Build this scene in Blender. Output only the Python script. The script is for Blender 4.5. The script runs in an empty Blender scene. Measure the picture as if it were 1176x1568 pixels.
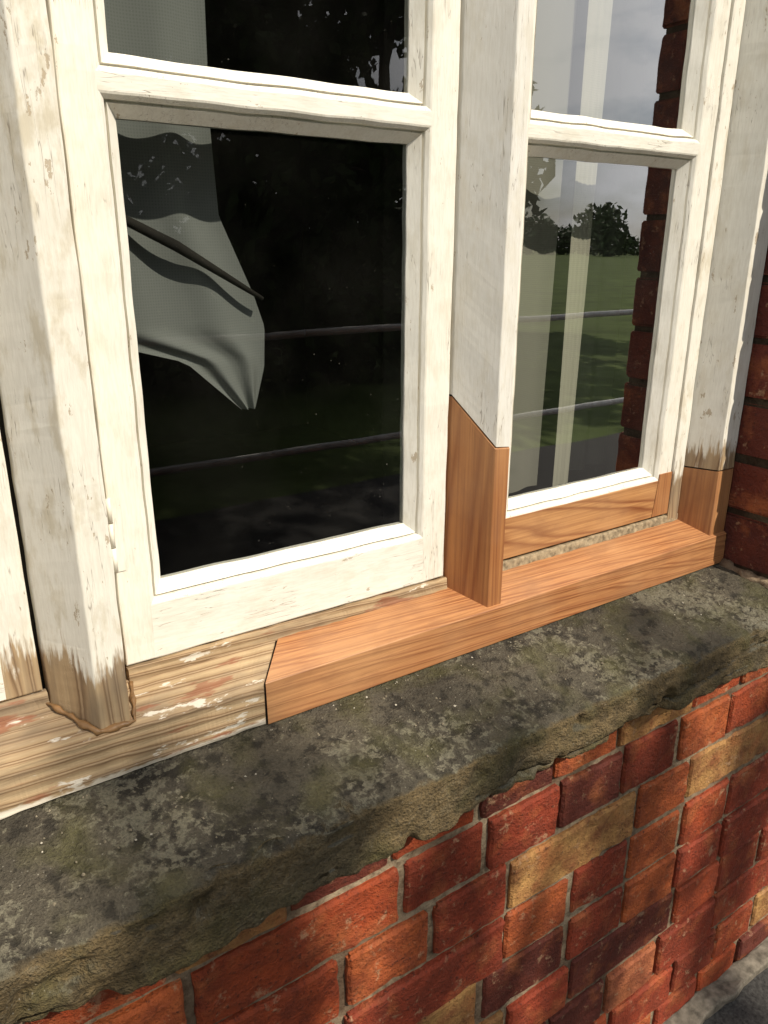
import bpy, bmesh, math, random
from mathutils import Vector, Matrix, noise
random.seed(7)
R=math.radians
sc=bpy.context.scene
sc.view_settings.view_transform='Standard'; sc.view_settings.look='None'; sc.view_settings.exposure=0

# ------------------------------------------------------------------ node helpers
class NT:
    def __init__(s,name):
        s.m=bpy.data.materials.new(name); s.m.use_nodes=True
        s.t=s.m.node_tree; s.n=s.t.nodes; s.l=s.t.links
        s.b=s.n['Principled BSDF']; s.out=s.n['Material Output']
        s.tc=s.n.new('ShaderNodeTexCoord'); s.P=s.tc.outputs['Object']
        s.N=s.tc.outputs['Normal']
    def put(s,v,sock):
        if isinstance(v,bpy.types.NodeSocket): s.l.new(v,sock)
        else:
            try: sock.default_value=v
            except Exception: sock.default_value=(v[0],v[1],v[2],1)
    def mapping(s,vec=None,scale=(1,1,1),loc=(0,0,0),rot=(0,0,0)):
        n=s.n.new('ShaderNodeMapping'); s.l.new(vec or s.P,n.inputs[0])
        n.inputs['Scale'].default_value=scale; n.inputs['Location'].default_value=loc; n.inputs['Rotation'].default_value=rot
        return n.outputs[0]
    def noise(s,vec=None,scale=5,detail=3,rough=.5,dist=0):
        n=s.n.new('ShaderNodeTexNoise'); s.l.new(vec or s.P,n.inputs['Vector'])
        n.inputs['Scale'].default_value=scale;n.inputs['Detail'].default_value=detail
        n.inputs['Roughness'].default_value=rough;n.inputs['Distortion'].default_value=dist
        return n.outputs['Fac']
    def vor(s,vec=None,scale=5,feature='F1',out='Distance'):
        n=s.n.new('ShaderNodeTexVoronoi'); n.feature=feature; s.l.new(vec or s.P,n.inputs['Vector'])
        n.inputs['Scale'].default_value=scale
        return n.outputs[out]
    def wave(s,vec=None,scale=5,dist=3,detail=2,ds=1,direction='DIAGONAL'):
        n=s.n.new('ShaderNodeTexWave'); n.bands_direction=direction; s.l.new(vec or s.P,n.inputs['Vector'])
        n.inputs['Scale'].default_value=scale;n.inputs['Distortion'].default_value=dist
        n.inputs['Detail'].default_value=detail;n.inputs['Detail Scale'].default_value=ds
        return n.outputs['Fac']
    def ramp(s,fac,stops,interp='LINEAR'):
        n=s.n.new('ShaderNodeValToRGB'); s.l.new(fac,n.inputs[0]); r=n.color_ramp; r.interpolation=interp
        while len(r.elements)<len(stops): r.elements.new(.5)
        for e,(p,c) in zip(r.elements,stops):
            e.position=p
            e.color=(c,c,c,1) if not hasattr(c,'__len__') else (c[0],c[1],c[2],1)
        return n.outputs[0]
    def mix(s,f,a,b,bt='MIX'):
        n=s.n.new('ShaderNodeMix'); n.data_type='RGBA'; n.blend_type=bt
        s.put(f,n.inputs[0]); s.put(a,n.inputs[6]); s.put(b,n.inputs[7]); return n.outputs[2]
    def math(s,op,a,b=0.0,c=None):
        n=s.n.new('ShaderNodeMath'); n.operation=op; s.put(a,n.inputs[0]); s.put(b,n.inputs[1])
        if c is not None: s.put(c,n.inputs[2])
        return n.outputs[0]
    def sep(s,v):
        n=s.n.new('ShaderNodeSeparateXYZ'); s.l.new(v,n.inputs[0]); return n.outputs
    def bump(s,h,strength=.3,dist=.001,normal=None):
        n=s.n.new('ShaderNodeBump'); s.l.new(h,n.inputs['Height'])
        n.inputs['Strength'].default_value=strength;n.inputs['Distance'].default_value=dist
        if normal: s.l.new(normal,n.inputs['Normal'])
        s.l.new(n.outputs[0],s.b.inputs['Normal']); return n.outputs[0]
    def col(s,c,rough=.6,spec=.3):
        s.put(c,s.b.inputs['Base Color']); s.put(rough,s.b.inputs['Roughness'])
        s.b.inputs['Specular IOR Level'].default_value=spec; return s.m

def grain(nt,axis='X',scale=60,dist=7,stretch=.07,seed=0.0):
    sv={'X':(stretch,1,1),'Y':(1,stretch,1),'Z':(1,1,stretch)}[axis]
    v=nt.mapping(scale=sv,loc=(seed,seed*.7,seed*1.3))
    w=nt.wave(v,scale=scale,dist=dist,detail=2,ds=.6)
    fv={'X':(6,400,400),'Y':(400,6,400),'Z':(400,400,6)}[axis]
    fine=nt.noise(nt.mapping(scale=fv),scale=1,detail=3,rough=.6)
    return w,fine

def new_wood(name,axis='X',scale=60,dist=7,seed=0.0,light=(.48,.22,.085),dark=(.22,.070,.025),stretch=.07,amt=1.0):
    nt=NT(name); w,fine=grain(nt,axis,scale,dist,stretch,seed)
    dark=tuple(a*(1-amt)+b*amt for a,b in zip(light,dark))
    c=nt.ramp(w,[(0,light),(.5,tuple(a*.85+b*.15 for a,b in zip(light,dark))),(.86,dark),(1,light)])
    c=nt.mix(nt.math('MULTIPLY',nt.ramp(fine,[(.35,0.0),(.65,1.0)]),.6),c,(.21,.072,.028,1),'MIX')
    big=nt.noise(scale=9,detail=3)
    c=nt.mix(nt.ramp(big,[(.35,0.0),(.7,.45)]),c,(.54,.31,.15,1))
    sc2=nt.noise(nt.mapping(scale=(.4,1,1) if axis=='X' else (1,1,.4)),scale=45,detail=4,rough=.65)
    c=nt.mix(nt.ramp(sc2,[(.50,0.0),(.72,.45)]),c,(.24,.11,.055,1))
    h=nt.math('ADD',nt.math('MULTIPLY',w,.5),fine)
    nt.bump(h,.6,.0008)
    return nt.col(c,.45,.35)

def old_wood_color(nt,axis='X',seed=0.0):
    w,fine=grain(nt,axis,52,6,.05,seed)
    c=nt.ramp(w,[(0,(.50,.37,.22)),(.6,(.43,.30,.17)),(.90,(.19,.115,.06)),(1,(.46,.33,.2))])
    c=nt.mix(nt.math('MULTIPLY',nt.ramp(fine,[(.3,0.0),(.7,1.0)]),.45),c,(.21,.14,.08,1))
    st=nt.noise(nt.mapping(scale=(.35,1,1) if axis=='X' else (1,1,.35)),scale=20,detail=4,rough=.6)
    c=nt.mix(nt.ramp(st,[(.47,0.0),(.66,.75)]),c,(.20,.155,.11,1))
    return c,w,fine
def old_wood(name,axis='X',seed=0.0):
    nt=NT(name); c,w,fine=old_wood_color(nt,axis,seed)
    pn=nt.noise(nt.mapping(scale=(.30,1,1.0)),scale=60,detail=5,rough=.65)
    c=nt.mix(nt.ramp(pn,[(.61,0.0),(.64,1.0)]),c,(.66,.60,.50,1))
    rn=nt.noise(nt.mapping(scale=(.22,1,1),loc=(4,4,4)),scale=50,detail=4,rough=.6)
    c=nt.mix(nt.ramp(rn,[(.60,0.0),(.64,.7)]),c,(.27,.10,.055,1))
    z=nt.sep(nt.P)[2]
    zz=nt.math('ADD',z,nt.math('MULTIPLY',nt.math('SUBTRACT',pn,.5),.03))
    edge=nt.ramp(nt.math('MULTIPLY_ADD',zz,-100,-39.4),[(.75,0.0),(1,1.0)])
    c=nt.mix(edge,c,(.66,.60,.49,1))
    nt.bump(nt.math('ADD',w,nt.math('ADD',fine,pn)),.7,.0011)
    return nt.col(c,.8,.15)

def paint(name,fade=None,axis='Z',dirt=.5,tint=(.80,.775,.69),worn=.60):
    nt=NT(name)
    st={'Z':(1,1,.12),'X':(.12,1,1)}[axis]
    v=nt.mapping(scale=st)
    brush=nt.noise(v,scale=500,detail=2,rough=.6)
    mott=nt.noise(nt.mapping(scale=tuple(.4 if a<1 else 1 for a in st)),scale=60,detail=5,rough=.65)
    big=nt.noise(scale=11,detail=3)
    c=nt.mix(nt.ramp(mott,[(.50,0.0),(.64,dirt)]),tint+(1,),(.60,.54,.41,1))
    c=nt.mix(nt.ramp(big,[(.4,0.0),(.75,.3)]),c,(.70,.66,.56,1))
    c=nt.mix(nt.ramp(brush,[(.35,.2),(.6,0.0)]),c,(.5,.45,.36,1))
    ck=nt.noise(nt.mapping(scale=tuple(.05 if a<1 else 1 for a in st),loc=(2,5,1)),scale=130,detail=3,rough=.5)
    crack=nt.ramp(nt.math('ABSOLUTE',nt.math('SUBTRACT',ck,.5)),[(.0,1.0),(.006,0.0)])
    gate=nt.ramp(nt.noise(scale=16,detail=2),[(.50,0.0),(.56,1.0)])
    crack=nt.math('MULTIPLY',crack,gate)
    c=nt.mix(nt.math('MULTIPLY',crack,.65),c,(.18,.13,.09,1))
    chip=nt.noise(nt.mapping(scale=tuple(.35 if a<1 else 1 for a in st),loc=(9,3,6)),scale=105,detail=5,rough=.72)
    chipm=nt.ramp(chip,[(worn+.045,0.0),(worn+.053,1.0)])
    c=nt.mix(nt.math('MULTIPLY',chipm,.75),c,(.40,.31,.20,1))
    h=nt.math('ADD',nt.math('MULTIPLY',brush,.35),nt.math('MULTIPLY',mott,.9))
    h=nt.math('SUBTRACT',h,nt.math('MULTIPLY',nt.math('ADD',crack,chipm),.8))
    if fade is not None:
        oc,w,fine=old_wood_color(nt,axis,3.0)
        z=nt.sep(nt.P)[2]
        sn=nt.noise(nt.mapping(scale=(1,1,.10)),scale=260,detail=4,rough=.6)
        sn2=nt.noise(scale=28,detail=3)
        zz=nt.math('ADD',z,nt.math('MULTIPLY',nt.math('SUBTRACT',sn,.5),.10))
        zz=nt.math('ADD',zz,nt.math('MULTIPLY',nt.math('SUBTRACT',sn2,.5),.07))
        f=nt.ramp(nt.math('MULTIPLY_ADD',nt.math('SUBTRACT',zz,fade),-42,.5),[(.1,0.0),(.9,1.0)])
        c=nt.mix(f,c,oc)
        h=nt.math('ADD',h,nt.math('MULTIPLY',nt.math('MULTIPLY',f,w),.8))
    nt.bump(h,.45,.0009)
    return nt.col(c,.48,.3)

def plain(name,c,rough=.8,spec=.2,ns=30,var=.3):
    nt=NT(name); n=nt.noise(scale=ns,detail=4,rough=.6)
    cc=nt.mix(nt.ramp(n,[(.3,0.0),(.7,1.0)]),tuple(a*(1-var) for a in c)+(1,),tuple(min(1,a*(1+var)) for a in c)+(1,))
    nt.bump(n,.3,.002); return nt.col(cc,rough,spec)

# ------------------------------------------------------------------ mesh helpers
def mk(name,verts,faces,mat,parent=None,smooth=False,amp=0.0,fix=True,freq=30):
    if amp:
        vs=[]
        for v in verts:
            v=Vector(v); q=v*freq
            vs.append(v+Vector((noise.noise(q),noise.noise(q+Vector((31,7,3))),noise.noise(q+Vector((5,77,9)))))*amp)
        verts=vs
    me=bpy.data.meshes.new(name); me.from_pydata([tuple(v) for v in verts],[],faces); me.update()
    if fix:
        bm=bmesh.new(); bm.from_mesh(me); bmesh.ops.recalc_face_normals(bm,faces=bm.faces); bm.to_mesh(me); bm.free()
    if smooth:
        for p in me.polygons: p.use_smooth=True
    for m in (mat if isinstance(mat,list) else [mat]): me.materials.append(m)
    o=bpy.data.objects.new(name,me); sc.collection.objects.link(o)
    if parent: o.parent=parent
    return o
def empty(name):
    o=bpy.data.objects.new(name,None); sc.collection.objects.link(o); return o
def rnd(poly,r,k=3):
    out=[];n=len(poly)
    for i in range(n):
        p=Vector(poly[i]);a=Vector(poly[i-1])-p;b=Vector(poly[(i+1)%n])-p
        rr=min(r,a.length*.45,b.length*.45);a=a.normalized()*rr+p;b=b.normalized()*rr+p
        for j in range(k+1):
            t=j/k; out.append(tuple(a*(1-t)**2+p*2*t*(1-t)+b*t*t))
    return out
def lo(f,*a): return f(*a) if callable(f) else f
def sweep(name,poly,a0,a1,axis,mat,parent,n=40,amp=.0003,r=.0015,freq=30):
    poly=rnd(poly,r) if r else poly
    m=len(poly);V=[];F=[]
    for k in range(n+1):
        t=k/n
        for p,q in poly:
            s=lo(a0,p,q)*(1-t)+lo(a1,p,q)*t
            V.append((p,q,s) if axis=='Z' else (s,p,q))
    for k in range(n):
        for i in range(m):
            j=(i+1)%m; F.append((k*m+i,k*m+j,(k+1)*m+j,(k+1)*m+i))
    F.append(tuple(range(m))); F.append(tuple(n*m+i for i in range(m)))
    return mk(name,V,F,mat,parent,amp=amp,freq=freq)
def box(name,x0,x1,y0,y1,z0,z1,mat,parent=None,n=20,amp=.0003,r=.0015):
    return sweep(name,[(y0,z0),(y1,z0),(y1,z1),(y0,z1)],x0,x1,'X',mat,parent,n,amp,r)
def tube(V,F,path,radii,seg=8):
    base=len(V);n=len(path)
    for i,p in enumerate(path):
        p=Vector(p);d=(Vector(path[min(i+1,n-1)])-Vector(path[max(i-1,0)])).normalized()
        a=d.cross(Vector((0,0,1)) if abs(d.z)<.9 else Vector((1,0,0))).normalized();b=d.cross(a)
        for k in range(seg):
            t=2*math.pi*k/seg; V.append(p+(a*math.cos(t)+b*math.sin(t))*radii[i])
    for i in range(n-1):
        for k in range(seg):
            j=(k+1)%seg; F.append((base+i*seg+k,base+i*seg+j,base+(i+1)*seg+j,base+(i+1)*seg+k))
    F.append(tuple(base+k for k in range(seg)));F.append(tuple(base+(n-1)*seg+k for k in range(seg)))

# ------------------------------------------------------------------ materials
M_post=paint('paint_post',-.308,'Z',.9,(.79,.76,.67),.585)
M_jamb=paint('paint_jamb',-.252,'Z',.4)
M_mull=paint('paint_mullion',None,'Z',.35,(.74,.72,.665),.625)
M_cas=paint('paint_casement',None,'Z',.35,(.82,.795,.71),.612)
M_rail=paint('paint_rail',None,'X',.35,(.82,.80,.72),.600)
M_casL=paint('paint_casement_worn',-.300,'Z',.4)
M_newX=new_wood('cedar_sill','X',46,8)
M_newZ=new_wood('cedar_post','Z',42,1.5,2.0,(.41,.175,.060),(.22,.072,.025),.03,.85)
M_bold=new_wood('cedar_rail','X',24,9,5.0,(.54,.28,.11),(.20,.062,.022),.11)
M_old=old_wood('weathered_wood','X')
M_gap=plain('gap_shadow_dark',(.02,.018,.015),.9)
M_fill=plain('brown_filler',(.20,.11,.045),.45,.4,60,.5)
M_strip=paint('paint_strip',-.275,'Z',.7)

def glass():
    nt=NT('window_glass'); nt.n.remove(nt.b)
    lw=nt.n.new('ShaderNodeLayerWeight'); lw.inputs[0].default_value=.5
    gl=nt.n.new('ShaderNodeBsdfGlossy'); gl.inputs['Roughness'].default_value=.0; gl.inputs['Color'].default_value=(1,1,1,1)
    tr=nt.n.new('ShaderNodeBsdfTransparent'); tr.inputs[0].default_value=(.88,.90,.88,1)
    bp=nt.n.new('ShaderNodeBump'); nt.l.new(nt.noise(scale=7,detail=1),bp.inputs['Height']); bp.inputs['Strength'].default_value=.1; bp.inputs['Distance'].default_value=.002
    nt.l.new(bp.outputs[0],gl.inputs['Normal'])
    fac=nt.math('MINIMUM',nt.math('MULTIPLY_ADD',nt.math('POWER',lw.outputs['Facing'],2.0),2.1,.03),1.0)
    mx=nt.n.new('ShaderNodeMixShader'); nt.l.new(fac,mx.inputs[0]); nt.l.new(tr.outputs[0],mx.inputs[1]); nt.l.new(gl.outputs[0],mx.inputs[2])
    df=nt.n.new('ShaderNodeBsdfDiffuse'); df.inputs[0].default_value=(.5,.48,.42,1)
    sp=nt.ramp(nt.vor(scale=160),[(.03,1.0),(.10,0.0)])
    gate=nt.ramp(nt.noise(scale=40,detail=3),[(.55,0.0),(.7,.4)])
    film=nt.ramp(nt.noise(scale=14,detail=4),[(.4,.001),(.8,.010)])
    f=nt.math('ADD',nt.math('MULTIPLY',sp,gate),film)
    m2=nt.n.new('ShaderNodeMixShader'); nt.l.new(f,m2.inputs[0]); nt.l.new(mx.outputs[0],m2.inputs[1]); nt.l.new(df.outputs[0],m2.inputs[2])
    nt.l.new(m2.outputs[0],nt.out.inputs[0]); return nt.m
M_glass=glass()

# ------------------------------------------------------------------ window
win=empty('timber_window')
def ring(V,F,rect,prof,n=30):
    x0,x1,z0,z1=rect;L=len(prof)
    for side in range(4):
        base=len(V)
        for k in range(n+1):
            t=k/n
            for o,y in prof:
                c=[(x0-o,z0-o),(x1+o,z0-o),(x1+o,z1+o),(x0-o,z1+o)]
                a,b=c[side],c[(side+1)%4]
                V.append(Vector((a[0]*(1-t)+b[0]*t,y,a[1]*(1-t)+b[1]*t)))
        for k in range(n):
            for i in range(L-1):
                p=base+k*L+i; F.append((p,p+1,p+L+1,p+L))
def flat(V,F,x0,x1,z0,z1,y=0.0,nx=1,nz=1):
    b=len(V)
    for i in range(nx+1):
        for j in range(nz+1):
            V.append(Vector((x0+(x1-x0)*i/nx,y,z0+(z1-z0)*j/nz)))
    for i in range(nx):
        for j in range(nz):
            p=b+i*(nz+1)+j; F.append((p,p+nz+1,p+nz+2,p+1))
PR=[(0,.022),(0,.0150),(.0085,.0050),(.0090,.0085),(.0103,.0085),(.0108,.0035),(.0135,.0006),(.0150,0)]
E=.0150
def casement(name,x0,x1,g0,g1,mat,y=0.0):
    z0,z1=-.337,.530
    panes=[(g0,g1,-.2715,.086),(g0,g1,.127,.485)]
    V=[];F=[]
    ring(V,F,(x0,x1,z0,z1),[(0,.045),(0,.0015),(-.0004,.0005),(-.0015,0)],60)
    for p in panes: ring(V,F,p,PR,50)
    c=.0015
    flat(V,F,x0+c,g0-E,z0+c,z1-c,0,2,60)
    flat(V,F,g1+E,x1-c,z0+c,z1-c,0,2,60)
    o=mk(name+'_stiles',V,F,mat,win,amp=.0009,fix=False,freq=30)
    V=[];F=[]
    flat(V,F,g0-E,g1+E,z0+c,-.2715-E,0,30,3)
    flat(V,F,g0-E,g1+E,.086+E,.127-E,0,30,1)
    flat(V,F,g0-E,g1+E,.485+E,z1-c,0,30,2)
    mk(name+'_rails',V,F,M_rail,win,amp=.0009,fix=False,freq=30)
    for i,p in enumerate(panes):
        mk(name+'_glass_%d'%(i+1),[(p[0]-.004,.0165,p[2]-.004),(p[1]+.004,.0165,p[2]-.004),(p[1]+.004,.0165,p[3]+.004),(p[0]-.004,.0165,p[3]+.004)],[(0,1,2,3)],M_glass,win,fix=False)
    box(name+'_inner_bar',g0,g1,.022,.040,.092,.121,M_rail,win,2,0)
casement('casement_hinged',.1455,.4870,.186,.443,M_cas)
casement('casement_fixed',.5470,.8670,.589,.826,M_cas)
casement('casement_side',-.262,.0785,-.221,.0375,M_casL)

for a,b,nm in ((-.30,-.262,'a'),(.0785,.1455,'b'),(.487,.547,'c'),(.867,.943,'d')):
    box('frame_back_'+nm,a-.012,b+.012 if b<.9 else b,.0475,.10,-.42,.64,M_gap,win,2,0)
    box('frame_core_'+nm,a+.0008,b-.0008 if b<.9 else b,.012,.047,-.40,.64,M_gap,win,2,0)

def postpoly(bl,nl,nr,br,d=-.041,g=0.0):
    return [(bl-g,.012),(bl-g,.0),(nl-g,d-g),(nr+g,d-g),(nr+g+.001,d+.014),(br+g,.0),(br+g,.012)]
sweep('post_left',postpoly(.0825,.1105,.1345,.1432),-.375,.64,'Z',M_post,win,110,.0008,.0012,40)
def cut(x,y): return -.141+(-.049)*min(1,max(0,-y/.041)) - (.002 if x>.527 else 0)
sweep('mullion',postpoly(.4905,.5155,.534,.545),lambda x,y:cut(x,y)+.0013,.64,'Z',M_mull,win,80,.0006,.0010)
sweep('mullion_repair',postpoly(.4905,.5155,.534,.545,-.041,.0004),-.375,lambda x,y:cut(x,y)-.0009,'Z',M_newZ,win,30,.0001,.0010)
sweep('mullion_joint',postpoly(.4920,.5170,.532,.543,-.0385),lambda x,y:cut(x,y)-.004,lambda x,y:cut(x,y)+.004,'Z',M_gap,win,2,0,0)
jp=[(.892,.012),(.892,0),(.909,-.041),(.9415,-.041),(.9415,.012)]
sweep('jamb',jp,-.2745,.64,'Z',M_jamb,win,80,.0008,.0010)
sweep('jamb_repair',[(p[0]-(.0004 if p[0]<.93 else 0),p[1]-(.0005 if p[1]<0 else 0)) for p in jp],-.375,-.2765,'Z',M_newZ,win,20,.0001,.0010)
sweep('jamb_joint',[(.894,.010),(.894,0),(.911,-.038),(.9395,-.038),(.9395,.010)],-.282,-.270,'Z',M_gap,win,2,0,0)
sweep('frame_strip',[(.8688,.012),(.8688,-.002),(.8900,-.002),(.8900,.012)],-.375,.64,'Z',M_strip,win,60,.0008,.001)
jl=[(-.318+.0,.012),(-.335,-.041),(-.359,-.041),(-.359,.012)]
sweep('jamb_left',jl,-.375,.64,'Z',M_post,win,60,.0006,.0018)
box('frame_head',-.359,.9415,-.041,.047,.534,.64,M_rail,win,40,.0004)

sweep('rail_repair',[(-.0012,-.3365),(.003,-.3365),(.003,-.2875),(-.0012,-.2872)],.5465,lambda y,z:.8370+(z+.31)*.12,'X',M_bold,win,20,.0001,.0008)
sweep('stile_repair',[(-.0014,-.3365),(.003,-.3365),(.003,-.2790),(-.0014,-.2785)],lambda y,z:.8382+(z+.31)*.12,.8672,'X',M_newZ,win,8,.0001,.0008)

def jx(y,z): return .287-.037*min(1,max(0,-y/.045))
sp=[(.047,-.350),(.0,-.3495),(-.0455,-.3665),(-.0465,-.4085),(.047,-.4085)]
spo=[(.047,-.3505),(.0,-.3502),(-.0455,-.3672),(-.0455,-.4085),(.047,-.4085)]
sweep('sill_repair',sp,lambda y,z:jx(y,z)+.0016,.9415,'X',M_newX,win,60,.0002,.0012)
sweep('sill_old',spo,-.359,lambda y,z:jx(y,z)-.0012,'X',M_old,win,160,.0016,.003,60)
spj=[(.040,-.3535),(.0,-.353),(-.0435,-.3695),(-.0435,-.4080),(.040,-.4080)]
sweep('sill_joint',spj,lambda y,z:jx(y,z)-.006,lambda y,z:jx(y,z)+.006,'X',M_gap,win,2,0,0)
def bead(name,x0,x1,mat,y=-.0035,zt=-.3385,zb=-.353,amp=.0012):
    sweep(name,[(y,zb),(.006,zb),(.006,zt),(y+.001,zt)],x0,x1,'X',mat,win,90,amp,.002,90)
M_bead=old_wood('bead_wood','X',7.0)
M_bead2=plain('old_putty',(.30,.235,.15),.8,.2,150,.55)
bead('bead_hinged',.146,.4895,M_bead)
bead('bead_fixed',.546,.891,M_bead2,-.0022,-.3400,-.3515,.0012)
bead('bead_side',-.262,.082,M_bead)
V=[];F=[];P=[]
for a,b in (((.078,.0,-.346),(.108,-.0415,-.364)),((.108,-.0415,-.364),(.137,-.0415,-.364)),((.137,-.0415,-.364),(.147,-.002,-.349))):
    for k in range(14):
        t=k/14; P.append(Vector(a)*(1-t)+Vector(b)*t)
tube(V,F,P,[.0022+.0026*noise.noise(p*120) for p in P],8)
mk('filler',V,F,M_fill,win,True,.0014,True,140)
V=[];F=[]
for k in range(3):
    z=-.250+.021*k; tube(V,F,[(.1464,.0006,z),(.1464,.0006,z+.0202)],[.0021,.0021],10)
flat(V,F,.1478,.1545,-.250,-.188,-.0010,1,1)
mk('hinge',V,F,M_cas,win,True)

# ------------------------------------------------------------------ stone sill
def stone():
    nt=NT('weathered_sandstone')
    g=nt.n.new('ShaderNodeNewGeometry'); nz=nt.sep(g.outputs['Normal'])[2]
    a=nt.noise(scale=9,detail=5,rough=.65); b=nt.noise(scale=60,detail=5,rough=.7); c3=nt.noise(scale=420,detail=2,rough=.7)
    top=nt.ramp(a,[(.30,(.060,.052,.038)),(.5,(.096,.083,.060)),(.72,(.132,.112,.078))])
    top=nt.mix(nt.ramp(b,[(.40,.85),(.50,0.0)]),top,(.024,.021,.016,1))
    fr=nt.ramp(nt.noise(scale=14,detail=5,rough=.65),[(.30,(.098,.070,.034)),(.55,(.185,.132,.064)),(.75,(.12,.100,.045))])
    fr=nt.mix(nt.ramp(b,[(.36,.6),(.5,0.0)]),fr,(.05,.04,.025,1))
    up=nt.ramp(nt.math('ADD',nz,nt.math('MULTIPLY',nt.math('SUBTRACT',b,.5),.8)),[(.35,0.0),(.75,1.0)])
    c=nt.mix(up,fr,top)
    l1=nt.noise(scale=120,detail=5,rough=.68,dist=.3); lg=nt.noise(nt.mapping(loc=(3,1,2)),scale=9,detail=3)
    m=nt.ramp(nt.math('ADD',l1,nt.math('MULTIPLY',nt.math('SUBTRACT',lg,.5),.9)),[(.56,0.0),(.61,1.0)])
    m=nt.math('MULTIPLY',m,nt.ramp(up,[(0,.2),(1,.75)]))
    lc=nt.mix(nt.noise(scale=40,detail=2),(.15,.14,.092,1),(.27,.245,.18,1))
    c=nt.mix(m,c,lc)
    gm=nt.ramp(nt.noise(nt.mapping(loc=(8,1,2)),scale=19,detail=4),[(.48,0.0),(.68,.6)])
    c=nt.mix(gm,c,(.092,.086,.030,1))
    sp=nt.ramp(nt.vor(scale=190),[(.06,1.0),(.14,0.0)]); sg=nt.ramp(nt.noise(nt.mapping(loc=(7,7,7)),scale=24,detail=3),[(.50,0.0),(.62,.85)])
    c=nt.mix(nt.math('MULTIPLY',sp,sg),c,(.40,.37,.30,1))
    c=nt.mix(nt.ramp(c3,[(.3,.5),(.6,0.0)]),c,(.03,.027,.02,1))
    h=nt.math('ADD',nt.math('MULTIPLY',b,1.2),nt.math('ADD',nt.math('MULTIPLY',c3,.7),nt.math('MULTIPLY',l1,.6)))
    nt.bump(h,1.0,.0045); return nt.col(c,.88,.25)
M_stone=stone()
prof=[]
def seg(a,b,n):
    for k in range(n): t=k/n; prof.append((a[0]*(1-t)+b[0]*t,a[1]*(1-t)+b[1]*t))
seg((-.03,-.4075),(-.157,-.4295),34)
for k in range(8):
    t=k/8*math.pi/2; prof.append((-.157-.009*math.sin(t),-.4385+.009*math.cos(t)))
seg((-.166,-.4385),(-.165,-.490),20)
for k in range(5):
    t=k/5*math.pi/2; prof.append((-.159-.006*math.cos(t),-.490-.006*math.sin(t)))
seg((-.159,-.496),(-.10,-.498),8); prof.append((-.0,-.498)); prof.append((0,-.44))
V=[];F=[];n=560;x0,x1=-.47,1.055;L=len(prof)
for i in range(n+1):
    x=x0+(x1-x0)*i/n
    for k,(y,z) in enumerate(prof):
        p=Vector((x,y,z)); w=min(1,max(0,(-y-.05)/.05))
        q=noise.fractal(p*9,1,2,4)*.0044+noise.fractal(p*45,1,2,4)*.0026
        e=noise.fractal(Vector((x*13,0,z*13+3)),1,2,4)
        chip=max(0,e-.22)*.026*(1 if z<-.43 else .4)
        d=Vector((0,-1 if y<-.15 else 0,1 if z>-.44 else (-1 if z<-.48 else 0)))
        p+=d*q*w; p.y+=chip*w
        e2=noise.fractal(Vector((x*22,4,0)),1,2,3)
        if -.166<y<-.150 and z>-.45: p.z-=max(0,e2-.2)*.014; p.y+=max(0,e2-.2)*.012
        if z<-.48: p.z+=w*(noise.fractal(Vector((x*6,1,1)),1,2,3)*.004+max(0,e-.15)*.014)
        cz=-.468+.018*math.sin(x*7+1)+.006*noise.noise(Vector((x*30,0,0)))
        if .40<x<1.0 and y<-.16: p.y+=.009*max(0,1-abs(z-cz)/.0035)
        V.append(p)
for i in range(n):
    for k in range(L):
        j=(k+1)%L; F.append((i*L+k,i*L+j,(i+1)*L+j,(i+1)*L+k))
F.append(tuple(range(L)));F.append(tuple(n*L+k for k in range(L)))
mk('stone_window_sill',V,F,M_stone,None,True)
def scraps(name,n,s0,s1,mat,flatk=.6,ymin=-.150,ymax=-.05):
    V=[];F=[]
    for k in range(n):
        x=random.uniform(-.1,.93);y=ymax-(ymax-ymin)*random.random()**1.6
        z=-.4075-(-.03-y)*.173+.0004;s=random.uniform(s0,s1);a=random.uniform(0,6.28);b=len(V);m=random.choice((4,5,6))
        for j in range(m):
            rr=s*random.uniform(.6,1.2);V.append((x+rr*math.cos(a+6.283*j/m),y+rr*math.sin(a+6.283*j/m),z-.0008))
        V.append((x,y,z+s*flatk))
        for j in range(m): F.append((b+j,b+(j+1)%m,b+m))
    return mk(name,V,F,mat,None,False,0,False)
scraps('stone_grit',260,.0006,.0018,plain('grit',(.20,.17,.12),.9,.1,300,.6))
scraps('paint_flakes',45,.0006,.0018,plain('flake',(.45,.41,.33),.7,.2,200,.2),.3,-.12,-.048)

# ------------------------------------------------------------------ brick wall
def brickmat():
    nt=NT('old_red_brick'); at=nt.n.new('ShaderNodeAttribute'); at.attribute_name='bc'
    n1=nt.noise(scale=38,detail=5,rough=.65); n2=nt.noise(scale=230,detail=3,rough=.7); n3=nt.noise(nt.mapping(loc=(4,2,8)),scale=17,detail=4,rough=.6)
    c=nt.mix(nt.ramp(n1,[(.35,0.0),(.68,.75)]),at.outputs['Color'],(.14,.030,.015,1))
    c=nt.mix(nt.ramp(n3,[(.52,0.0),(.68,.5)]),c,(.46,.15,.05,1))
    c=nt.mix(nt.ramp(n2,[(.58,0.0),(.70,.75)]),c,(.045,.018,.013,1))
    sm=nt.noise(nt.mapping(loc=(1,9,3)),scale=55,detail=4,rough=.7)
    c=nt.mix(nt.ramp(sm,[(.60,0.0),(.68,.55)]),c,(.44,.28,.16,1))
    nt.bump(nt.math('ADD',nt.math('MULTIPLY',n1,1.3),n2),.9,.004)
    return nt.col(c,.7,.3)
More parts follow.
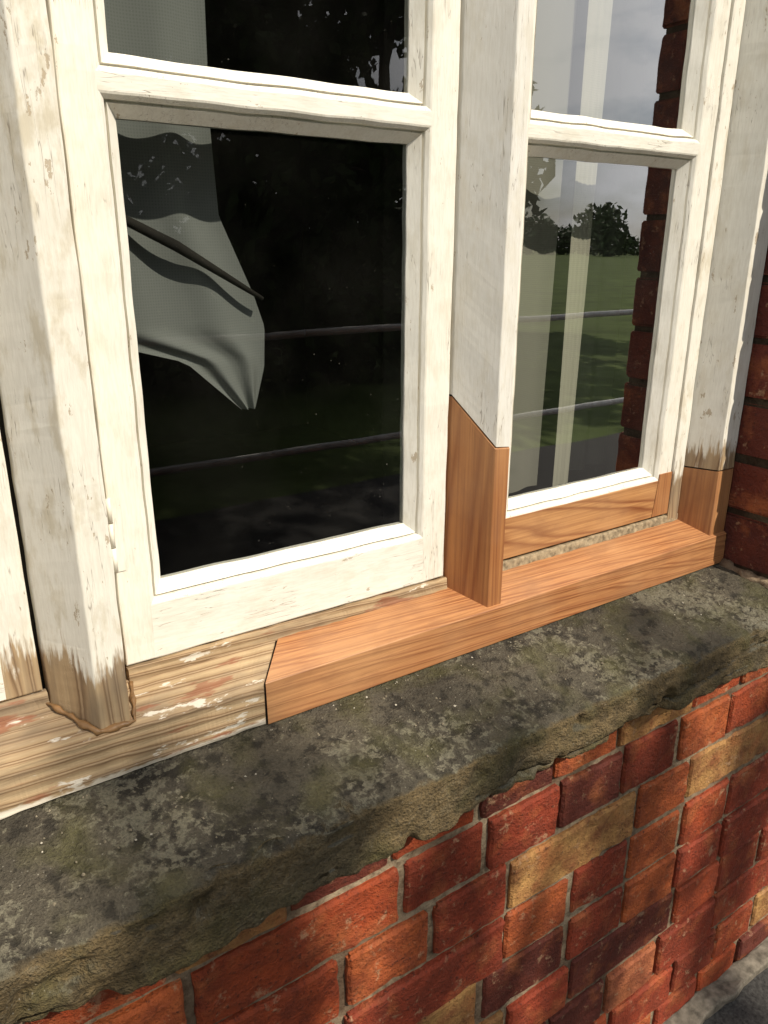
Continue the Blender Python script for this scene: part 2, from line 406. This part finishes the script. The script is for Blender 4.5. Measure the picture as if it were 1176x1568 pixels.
def mortarmat(name,k=1.0):
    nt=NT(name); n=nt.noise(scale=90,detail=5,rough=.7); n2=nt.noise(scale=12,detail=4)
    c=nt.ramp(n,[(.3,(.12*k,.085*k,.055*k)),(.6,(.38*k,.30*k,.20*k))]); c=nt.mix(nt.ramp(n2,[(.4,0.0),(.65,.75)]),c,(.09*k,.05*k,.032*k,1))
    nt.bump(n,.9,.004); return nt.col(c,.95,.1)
M_brick=brickmat();M_mortar=mortarmat('lime_mortar');M_mortshade=mortarmat('shaded_mortar',.25)  # second mortar is a darkened copy, reveal shade put into its colour
V=[];F=[];C=[]
YF=-.12
pal=[((.38,.068,.020),5),((.46,.110,.030),4.5),((.28,.045,.018),4),((.11,.027,.018),2.0),((.46,.25,.085),1.5),((.42,.14,.06),1)]
def pick():
    r=random.random()*sum(w for _,w in pal)
    for c,w in pal:
        r-=w
        if r<0: return c
    return pal[0][0]
def brick(xa,xb,za,zb,col=None):
    jj=.3 if col else 1.0
    j=lambda a:random.uniform(-a,a)*jj
    xa+=(.0010 if col else .0042)+j(.0018);xb-=.0042+j(.0018);za+=.0042+j(.0018);zb-=.0042+j(.0018)
    if xb-xa<.012: return
    col=col or pick(); v=random.uniform(.78,1.2); col=tuple(c*v for c in col)
    dy=j(.0026); nx=max(3,int((xb-xa)/.010)); nz=6; b=len(V)
    tl=j(.0022)
    xs=[xa,xa+.003]+[xa+.003+(xb-xa-.006)*i/(nx) for i in range(1,nx)]+[xb-.003,xb]
    zs=[za,za+.003]+[za+.003+(zb-za-.006)*i/nz for i in range(1,nz)]+[zb-.003,zb]
    nX=len(xs);nZ=len(zs)
    for i,x in enumerate(xs):
        for k,z in enumerate(zs):
            ex=i in(0,nX-1);ez=k in(0,nZ-1); y=YF+dy+(.003 if ex or ez else 0)+(.003 if ex and ez else 0)
            q=Vector((x,z,0))*70
            y+=noise.noise(q)*.0014+max(0,noise.noise(Vector((x,z,4))*28)-.28)*.008
            kk=.0026*jj
            cr=.0035 if (ex and ez and noise.noise(q*3)>0) else 0
            px=x+noise.noise(q+Vector((0,0,9)))*kk+(cr if i==0 else -cr); pz=z+noise.noise(q+Vector((0,9,9)))*kk+tl*(i/(nX-1)-.5)+(cr if k==0 else -cr)
            V.append((px,y,pz))
    for i in range(nX-1):
        for k in range(nZ-1):
            p=b+i*nZ+k; F.append((p,p+nZ,p+nZ+1,p+1)); C.append(col)
    per=[b+i*nZ for i in range(nX)]+[b+(nX-1)*nZ+k for k in range(1,nZ)]+[b+i*nZ+nZ-1 for i in range(nX-2,-1,-1)]+[b+k for k in range(nZ-2,0,-1)]
    s=len(V)
    for p in per: V.append((V[p][0],YF+.10,V[p][2]))
    m=len(per)
    for i in range(m):
        jn=(i+1)%m; F.append((per[jn],per[i],s+i,s+jn)); C.append(col)
OX0,OX1=-.36,.943
WX0,WX1=-1.6,2.6
for i in range(-29,11):
    zt=-.485-.075*i; zb=zt-.075; zc=(zt+zb)/2
    opening=-.41<zc<.64
    if opening: spans=[(WX0,OX0),(OX1,WX1)]
    elif -.485<zc<-.41: spans=[(WX0,-.47),(1.055,WX1)]
    else: spans=[(WX0,WX1)]
    off=(0.0 if i%2 else .056)+.015*math.sin(i*1.7)
    for a,b in spans:
        x=WX0-.33+off; first=False
        if a>.9: x=a; first=True      # quoin bonding at the reveal
        while x<b:
            r=random.random()
            pw=.108 if r<.72 else (.140 if r<.86 else .216)
            if first: pw=.108 if i%2 else .216
            xa,xb=max(x,a),min(x+pw,b)
            if b<0 and b-xb<.035: xb=b
            if xb-xa>.03:
                dark=opening and first  # reveal bricks coloured darker, shade of the recess put into their colour
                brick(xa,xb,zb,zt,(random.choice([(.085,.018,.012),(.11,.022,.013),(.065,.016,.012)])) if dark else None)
            first=False
            if xb>=b: break
            x+=pw
bw=empty('brick_wall')
o=mk('bricks',V,F,M_brick,bw,False,0,1,False)
at=o.data.color_attributes.new('bc','FLOAT_COLOR','CORNER')
for p in o.data.polygons:
    for l in p.loop_indices: at.data[l].color=C[p.index]+(1,)
def mbox(name,x0,x1,y0,y1,z0,z1,mat,par): 
    return box(name,x0,x1,y0,y1,z0,z1,mat,par,2,0,0)
MY=YF+.0065
mbox('mortar_low',WX0,WX1,MY,.10,-1.25,-.49,M_mortar,bw)
mbox('mortar_left',WX0,OX0-.006,MY,.10,-.49,.64,M_mortar,bw)
mbox('mortar_right',OX1+.0045,WX1,MY,.10,-.49,.64,M_mortshade,bw)
mbox('mortar_top',WX0,WX1,MY,.10,.64,1.69,M_mortar,bw)
V=[];F=[];P=[Vector((.942,-.045-.085*k/20,-.411-.012*k/20)) for k in range(21)]
tube(V,F,P,[.007+.006*noise.noise(p*60) for p in P],10)
mk('mortar_fillet',V,F,M_mortar,bw,True,.005,True,90)

# ------------------------------------------------------------------ room, curtains
room=empty('room_interior')
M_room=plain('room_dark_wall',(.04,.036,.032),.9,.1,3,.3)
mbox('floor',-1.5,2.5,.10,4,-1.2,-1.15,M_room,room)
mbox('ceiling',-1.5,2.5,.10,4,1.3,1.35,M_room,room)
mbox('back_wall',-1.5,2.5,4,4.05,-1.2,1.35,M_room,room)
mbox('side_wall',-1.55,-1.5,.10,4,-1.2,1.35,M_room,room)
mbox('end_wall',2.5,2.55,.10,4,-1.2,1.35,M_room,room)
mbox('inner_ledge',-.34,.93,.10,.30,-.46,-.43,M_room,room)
def lerp(tab,z):
    for (z0,a),(z1,b) in zip(tab,tab[1:]):
        if z1<=z<=z0: return a+(b-a)*(z0-z)/(z0-z1)
    return tab[-1][1] if z<tab[-1][0] else tab[0][1]
def curt(name,zt,zb,xl,xr,y,mat,fold,nx=90,nz=120,amp=.008):
    V=[];F=[]
    for k in range(nz+1):
        z=zt+(zb-zt)*k/nz;a=lerp(xl,z);b=lerp(xr,z)
        for i in range(nx+1):
            t=i/nx;x=a+(b-a)*t
            V.append(Vector((x,y+amp*math.sin(t*fold+.25*math.sin(z*7))+amp*.8*noise.noise(Vector((t*5,z*2.5,1))),z)))
    for k in range(nz):
        for i in range(nx):
            p=k*(nx+1)+i;F.append((p,p+1,p+nx+2,p+nx+1))
    return mk(name,V,F,mat,None,True,0,False)
def cloth(name,c):
    nt=NT(name);w=nt.wave(scale=130,dist=.5,direction='Z');w2=nt.wave(scale=130,dist=.5,direction='X')
    cc=nt.mix(nt.math('MULTIPLY',nt.math('MULTIPLY',w,w2),.4),c+(1,),tuple(a*.55 for a in c)+(1,))
    return nt.col(cc,.95,.05)
M_cl=cloth('sheer_cloth',(.18,.19,.18));M_cl2=cloth('lining_cloth',(.46,.44,.36));M_cl3=cloth('lining_dark',(.12,.12,.10));M_cl4=cloth('lining_mid',(.26,.25,.21))
curt('curtain',.52,-.146,[(.52,.150),(-.07,.150),(-.098,.245),(-.146,.296)],[(.52,.292),(.094,.283),(.025,.286),(-.041,.315),(-.071,.325),(-.108,.323),(-.146,.312)],.075,M_cl,15,amp=.0032)
cu=empty('curtain')
for nm,a,b,y,m,fo,am in (('panel_left',.59,.735,.10,M_cl4,9,.004),('panel_edge',.735,.778,.085,M_cl2,2.2,.003),('panel_right',.79,.94,.13,M_cl3,16,.006)):
    o=curt(nm,.52,-.30,[(.52,a),(-.30,a)],[(.52,b),(-.30,b-.01)],y,m,fo,amp=am); o.parent=cu
V=[];F=[];tube(V,F,[(.17,.062,.034),(.24,.060,.0),(.318,.064,-.045)],[.0035,.0045,.002],8)
mk('curtain_tieback',V,F,M_gap,None,True)

# ------------------------------------------------------------------ outside
GZ=-1.14
def sheet(name,x0,x1,y0,y1,z,mat,n=1):
    return mk(name,[(x0,y0,z),(x1,y0,z),(x1,y1,z),(x0,y1,z)],[(0,1,2,3)],mat,None,False,0,False)
M_grass=plain('grass',(.085,.115,.035),.95,.1,1.2,.35)
sheet('ground',-900,900,-900,900,GZ-.012,M_grass)
M_tar=plain('asphalt',(.045,.043,.04),.9,.25,160,.6)
sheet('path',-6,12,-2.6,.05,GZ-.004,M_tar)
box('kerb',WX0,WX1,-.150,-.118,GZ-.03,GZ+.010,plain('concrete',(.16,.14,.11),.9,.1,70,.5),None,120,.008,.006)
rl=empty('metal_railing');V=[];F=[]
M_metal=plain('galvanised_steel',(.50,.50,.48),.45,.5,30,.2)
for z in (-.285,-.70): tube(V,F,[(-4,-1.8,z),(7,-1.8,z)],[.013,.013],10)
mk('rails',V,F,M_metal,rl,True);V=[];F=[]
for k in range(5): x=-3.4+k*2.6; tube(V,F,[(x,-1.8,GZ-.05),(x,-1.8,-.285)],[.015,.015],10)
mk('uprights',V,F,M_metal,rl,True)

def leafmat(name,c):
    nt=NT(name);n=nt.noise(scale=1.3,detail=2)
    cc=nt.mix(nt.ramp(n,[(.3,0.0),(.7,1.0)]),tuple(a*.55 for a in c)+(1,),tuple(a*1.4 for a in c)+(1,));return nt.col(cc,.7,.2)
M_leaf=leafmat('foliage',(.035,.06,.015));M_bark=plain('bark',(.09,.07,.05),.95,.1,20,.4)
def leaves(name,blobs,n,size,mat,parent=None,inner=.35):
    V=[];F=[];tot=sum(r[0]*r[1]*r[2] for _,r in blobs)
    for c,r in blobs:
        for k in range(int(n*r[0]*r[1]*r[2]/tot)):
            d=Vector((random.gauss(0,1),random.gauss(0,1),random.gauss(0,1))).normalized()
            s=random.uniform(inner,1)**.6*(1+.25*noise.noise(d*3+Vector(c)))
            p=Vector(c)+Vector((d.x*r[0],d.y*r[1],d.z*r[2]))*s
            a=Vector((random.gauss(0,1),random.gauss(0,1),random.gauss(0,1))).normalized()
            b=a.orthogonal().normalized();sz=size*random.uniform(.6,1.4);i=len(V)
            V+= [p-a*sz,p+b*sz*.45,p+a*sz,p-b*sz*.45];F.append((i,i+1,i+2,i+3))
    return mk(name,V,F,mat,parent,False,0,False)
def tree(x,y,h,cr,cz,n,seed,leaf=.09,name='tree',dapple_bough=None):
    random.seed(seed);t=empty(name);V=[];F=[]
    tube(V,F,[(x,y,GZ-.1),(x+.05,y,GZ+h*.2),(x-.05,y+.1,GZ+h*.45),(x,y,GZ+h*.8)],[h*.035,h*.027,h*.02,h*.006],10)
    bl=[]
    for k in range(11):
        a=k*2.4;rr=cr*random.uniform(.45,.75);zz=cz+random.uniform(-.55,.6)*cr
        e=Vector((x+math.cos(a)*rr,y+math.sin(a)*rr,zz))
        s=Vector((x,y,max(GZ+h*.25,zz-cr*.5)));mid=(s+e)/2+Vector((0,0,.12*cr))
        tube(V,F,[s,mid,e],[h*.012,h*.008,h*.003],6)
        q=cr*random.uniform(.32,.5);bl.append((tuple(e),(q,q,q*.8)))
    bl.append(((x,y,cz+cr*.5),(cr*.5,cr*.5,cr*.4)))
    if dapple_bough:  # limbs of an unseen branch, added only to shade the lower wall
        c,r,nb,ls=dapple_bough
        tube(V,F,[(x,y,c[2]-1.4),((x+c[0])/2,(y+c[1])/2,c[2]-.35),(c[0],c[1]-.3,c[2]-.05),(c[0],c[1]+.3,c[2])],[.10,.06,.03,.01],7)
        for q in (-1,1): tube(V,F,[(c[0],c[1]-.2,c[2]-.05),(c[0]+q*r[0]*.5,c[1],c[2]+.05),(c[0]+q*r[0]*.95,c[1],c[2]-.02)],[.022,.013,.004],6)
    mk('trunk',V,F,M_bark,t,True);leaves('crown',bl,n,leaf,M_leaf,t)
    if dapple_bough:
        sb=[];xx=c[0]-r[0]
        while xx<c[0]+r[0]:
            wd=random.uniform(.06,.13)
            sb.append(((xx+wd,c[1]+random.uniform(-.1,.1),c[2]+random.uniform(-.06,.04)),(wd,.22,r[2]*random.uniform(.85,1.1))))
            xx+=2*wd+random.uniform(.06,.12)
        leaves('added_shade_bough',sb,nb,ls,M_leaf,t,.05)  # leaf sprays added out of view, gaps shaped to dapple the lower wall
tree(1.9,-7.2,5.6,2.3,2.35,8500,3,.08,'tree',((1.95,-4.0,3.25),(1.7,.5,.42),3400,.032))
tree(4.6,-10.5,6.5,3.0,2.6,8500,5,.12)
tree(7.2,-10.0,6.0,2.6,2.4,8000,9,.12)
tree(-1.5,-9.5,6,2.8,2.2,6000,12,.12)
random.seed(4)
leaves('hedge',[((.5+k*1.15,-5.6-.25*math.sin(k*2),GZ+.8+.2*math.sin(k*1.3)),(1.0,.6,1.0)) for k in range(-3,4)],18000,.08,M_leaf,None,.1)
bl=[]
for k in range(46):
    a=R(32+k*1.1);d=150+20*math.sin(k*1.9);h=3.2+1.6*math.sin(k*1.31)+1.2*math.sin(k*.57)
    bl.append(((d*math.sin(a),-d*math.cos(a),GZ+h*.75),(3.2,3,h*.85)))
leaves('distant_trees',bl,20000,.55,leafmat('foliage_far',(.05,.075,.03)),None,.1)

# ------------------------------------------------------------------ light
az,el=R(20),R(44)   # azimuth to the right of the outward normal
sd=Vector((math.sin(az)*math.cos(el),-math.cos(az)*math.cos(el),math.sin(el)))
s=bpy.data.lights.new('sun','SUN');s.energy=5.0;s.angle=R(.5);s.color=(1,.91,.77)
so=bpy.data.objects.new('sun',s);sc.collection.objects.link(so);so.rotation_euler=sd.to_track_quat('Z','Y').to_euler();so.location=sd*20
w=bpy.data.worlds.new('World');sc.world=w;w.use_nodes=True;n=w.node_tree.nodes;l=w.node_tree.links
bg=n['Background'];sky=n.new('ShaderNodeTexSky');sky.sky_type='NISHITA';sky.sun_disc=False;sky.sun_elevation=el;sky.sun_rotation=math.pi-az
tc=n.new('ShaderNodeTexCoord');mp=n.new('ShaderNodeMapping');mp.inputs['Scale'].default_value=(1,1,2.6);l.new(tc.outputs['Generated'],mp.inputs[0])
cn=n.new('ShaderNodeTexNoise');cn.inputs['Scale'].default_value=2.6;cn.inputs['Detail'].default_value=8;cn.inputs['Roughness'].default_value=.55;l.new(mp.outputs[0],cn.inputs['Vector'])
rp=n.new('ShaderNodeValToRGB');rp.color_ramp.elements[0].position=.40;rp.color_ramp.elements[1].position=.56;l.new(cn.outputs['Fac'],rp.inputs[0])
mx=n.new('ShaderNodeMix');mx.data_type='RGBA';l.new(rp.outputs[0],mx.inputs[0]);l.new(sky.outputs[0],mx.inputs[6]);mx.inputs[7].default_value=(16,16,16.2,1)
l.new(mx.outputs[2],bg.inputs[0]);bg.inputs[1].default_value=.078

# ------------------------------------------------------------------ camera
cam=bpy.data.cameras.new('camera');co=bpy.data.objects.new('camera',cam);sc.collection.objects.link(co)
f=1186.0
X=Vector((1842,399,-f)).normalized();U=Vector((13,3466,f));U=(U-X*U.dot(X)).normalized();Y=U.cross(X)
co.matrix_world=Matrix((( X.x,X.y,X.z,0),(Y.x,Y.y,Y.z,-.6),(U.x,U.y,U.z,0),(0,0,0,1)))
cam.sensor_fit='HORIZONTAL';cam.sensor_width=36;cam.lens=36*f/1176;cam.clip_start=.02;cam.clip_end=3000
sc.camera=co
